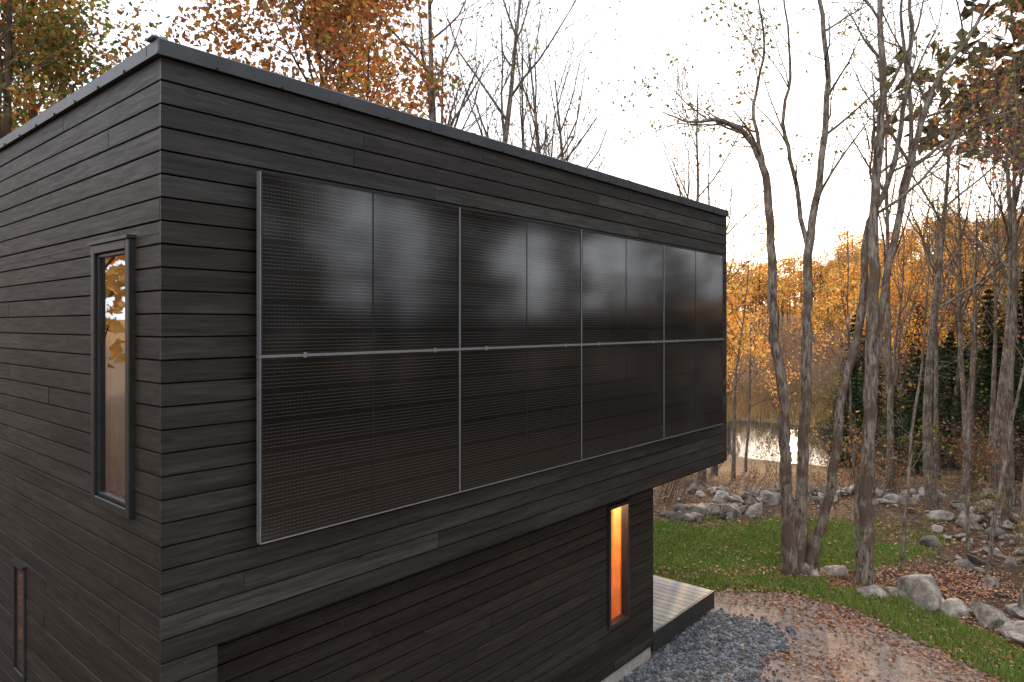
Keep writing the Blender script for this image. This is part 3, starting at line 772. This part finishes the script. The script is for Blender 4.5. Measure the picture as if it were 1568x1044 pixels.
def brush(seed):
    t=Tree(seed); r=t.r; P=dict(PB,n=[3,3,3],up=.12,rmin=.012,ang=(12,32))
    for i in range(9): t.grow(Vector((r.gauss(0,.9),r.gauss(0,.6),0)),Vector((r.gauss(0,.25),r.gauss(0,.25),1)),r.uniform(2.2,3.8),.03,1,3,P)
    t.leaves(160,.16,BR+OR[:2]+GO[:1],.2); m=t.mesh('brush',M_twigp,M_leaf); m.materials[2]=M_twigp; return m
brs=[brush(91),brush(92)]
r=random.Random(8); cnt=0
while cnt<330:
    y=r.uniform(52,140); x=y*r.uniform(.43,.95)
    rr_=x/y
    if y<80 and rr_<.50: continue
    k=r.choices(range(6),[4,4,2,1,1,.2] if rr_<.62 else [3,4,4,2,1.5,.6])[0]
    place('forest_tree_part',dts[k],x,y,None,r.uniform(0,6.28),r.uniform(.55,1.1),df); cnt+=1
for _ in range(150):
    y=r.uniform(135,185); x=y*r.uniform(.2,.50)
    place('forest_tree_part',dts[r.choice([0,0,1,1,2])],x,y,None,r.uniform(0,6.28),r.uniform(.7,1.6),df)
for _ in range(34):
    y=r.uniform(42,120); x=y*r.uniform(.20,.315)
    place('forest_tree_part',dts[r.choice([0,1,1,3])],x,y,None,r.uniform(0,6.28),r.uniform(.6,1.0),df)
for _ in range(150):
    y=r.uniform(46,125); x=y*r.uniform(.29,.50)
    place('forest_tree_part',brs[r.randrange(2)],x,y,None,r.uniform(0,6.28),r.uniform(.5,.85)*(.7+y/160),df)
for _ in range(26):
    y=r.uniform(75,125); x=y*r.uniform(.33,.48)
    place('forest_tree_part',dts[r.choice([1,3,3,4])],x,y,None,r.uniform(0,6.28),r.uniform(.25,.5),df)
for _ in range(24):
    y=r.uniform(45,100); x=y*r.uniform(-1.0,.2)
    place('forest_tree_part',dts[r.randrange(5)],x,y,None,r.uniform(0,6.28),r.uniform(.5,.7),df)

# woods on the other sides of the clearing (unseen; crowns and gaps shaped for what panels and windows mirror)
sw=empty('surrounding_forest')
r=random.Random(12)
DK=[(.10,.09,.04),(.13,.10,.05),(.16,.10,.05),(.08,.08,.035)]  # canopy shade darkened into these leaf colours
tall=dtree(81,DK,1300,16,.72,(.45,.9),lf=M_leafd); slim=dtree(82,DK+OD[2:3],480,10.5,.25,(.35,.6),.05,lf=M_leafd)
def pol(a,d): return -6.0+d*math.cos(math.radians(a)), 5.2+d*math.sin(math.radians(a))
for i in range(34):
    a=-26+i*1.9; x,y=pol(a+r.uniform(-.6,.6),r.uniform(31,36)); place('forest_tree_part',tall,x,y,0,r.uniform(0,6),r.uniform(.95,1.08)*(1.14 if a<3 else .90),sw)
for i in range(24):
    a=-26+i*2.7; x,y=pol(a+r.uniform(-.6,.6),r.uniform(41,46)); place('forest_tree_part',tall,x,y,0,r.uniform(0,6),r.uniform(1.0,1.1)*(1.42 if a<3 else 1.2),sw)
for a in [-22,-19.5,-17,-14.5,-12.3,-10,-8,-2.2,3.0,4.6,6.2,13.2,20.9,27.6,29.5,31.5,34]:  # slim trees added to split the sky gaps reflected in the panels
    x,y=pol(a,r.uniform(29,31) if a!=-2.2 else 40); place('reflection_break_tree',slim,x,y,0,r.uniform(0,6),r.uniform(.98,1.08),sw)
for i in range(34):
    a=-28+i*1.8; x,y=pol(a,r.uniform(37,42)); place('forest_tree_part',dts[5],x,y,0,r.uniform(0,6),r.uniform(.78,.92) if a<3 else r.uniform(.72,.82),sw)
for _ in range(28):
    a=r.uniform(-85,-28); x,y=pol(a,r.uniform(22,40)); place('forest_tree_part',dts[r.choice([2,3,4,5])],x,y,0,r.uniform(0,6),r.uniform(.9,1.5),sw)
for _ in range(42):
    a=math.radians(r.uniform(125,275)); d=r.uniform(15,38)
    x=d*math.cos(a); y=d*math.sin(a)+3
    if y>9 and x>-12: continue
    place('forest_tree_part',dts[r.choice([0,1,2,4])],x,y,0,r.uniform(0,6),r.uniform(.8,1.4),sw)

ub=empty('underbrush')
def bush(seed,pal,n):
    t=Tree(seed); r=t.r
    P=dict(PB,n=[4,3,3],up=.1,rmin=.004)
    for i in range(8):
        a=r.uniform(0,6.28); t.grow(Vector((r.gauss(0,.15),r.gauss(0,.15),0)),Vector((math.cos(a)*.5,math.sin(a)*.5,1)),r.uniform(.8,1.5),.012,1,3,P)
    t.leaves(n,.09,pal,.1); return t.mesh('bush',M_barkd)
bs=[bush(71,OR+BR,260),bush(72,YG+BR,400),bush(73,BR,60)]
for _ in range(190):
    y=r.uniform(17.0,46); x=y*r.uniform(.2,.95)
    if grass(x,y)>.3: continue
    if pond_d(x,y)<1.35: continue
    if .28<x/y<.46 and y<36 and r.random()<.85: continue
    place('bush_part',r.choice(bs),x,y,None,r.uniform(0,6),r.uniform(.5,1.2)*(1.3 if y>28 else 1),ub)
for x,y in [(9.3,12.2),(9.9,13.0),(8.9,11.3),(10.2,14.8)]:
    place('bush_part',r.choice(bs),x,y,None,r.uniform(0,6),r.uniform(.5,.9),ub)
V=[];F=[];C=[]
for _ in range(11000):
    x=r.uniform(7,28); y=r.uniform(38,66); d=pond_d(x,y)
    if d<1.08: continue
    z=h(x,y); hh=r.uniform(.2,.8); w=.04; b=len(V); l=r.uniform(-.15,.15)
    V+=[(x-w,y,z),(x+w,y,z),(x+l,y+l,z+hh)]; k=r.uniform(.7,1.2); C+=[(.42*k,.28*k,.13*k,1)]*3; F.append((b,b+1,b+2))
mesh_obj('marsh_reeds',V,F,[M_grassb],cols=C)

# ------------------------------------------------------------------ light
AZ=math.radians(22); EL=math.radians(9)
w=bpy.data.worlds.new('World'); SC.world=w; w.use_nodes=True; nt=w.node_tree
bg=nt.nodes['Background']; sky=nt.nodes.new('ShaderNodeTexSky'); sky.sky_type='NISHITA'; sky.sun_disc=False
sky.sun_elevation=EL; sky.sun_rotation=AZ; sky.dust_density=3; sky.air_density=1
mx=mix(nt,.78,sky.outputs[0],(15.8,16.6,17.9)); nt.links.new(mx,bg.inputs['Color']); bg.inputs['Strength'].default_value=.15
sl=bpy.data.lights.new('sun','SUN'); sl.energy=5; sl.angle=math.radians(.6); sl.color=(1,.68,.34)
so=link(bpy.data.objects.new('sun',sl)); d=Vector((math.sin(AZ)*math.cos(EL),math.cos(AZ)*math.cos(EL),math.sin(EL)))
so.rotation_euler=d.to_track_quat('Z','Y').to_euler(); so.location=(0,0,30)
SC.view_settings.view_transform='Standard'; SC.view_settings.look='None'; SC.view_settings.exposure=0
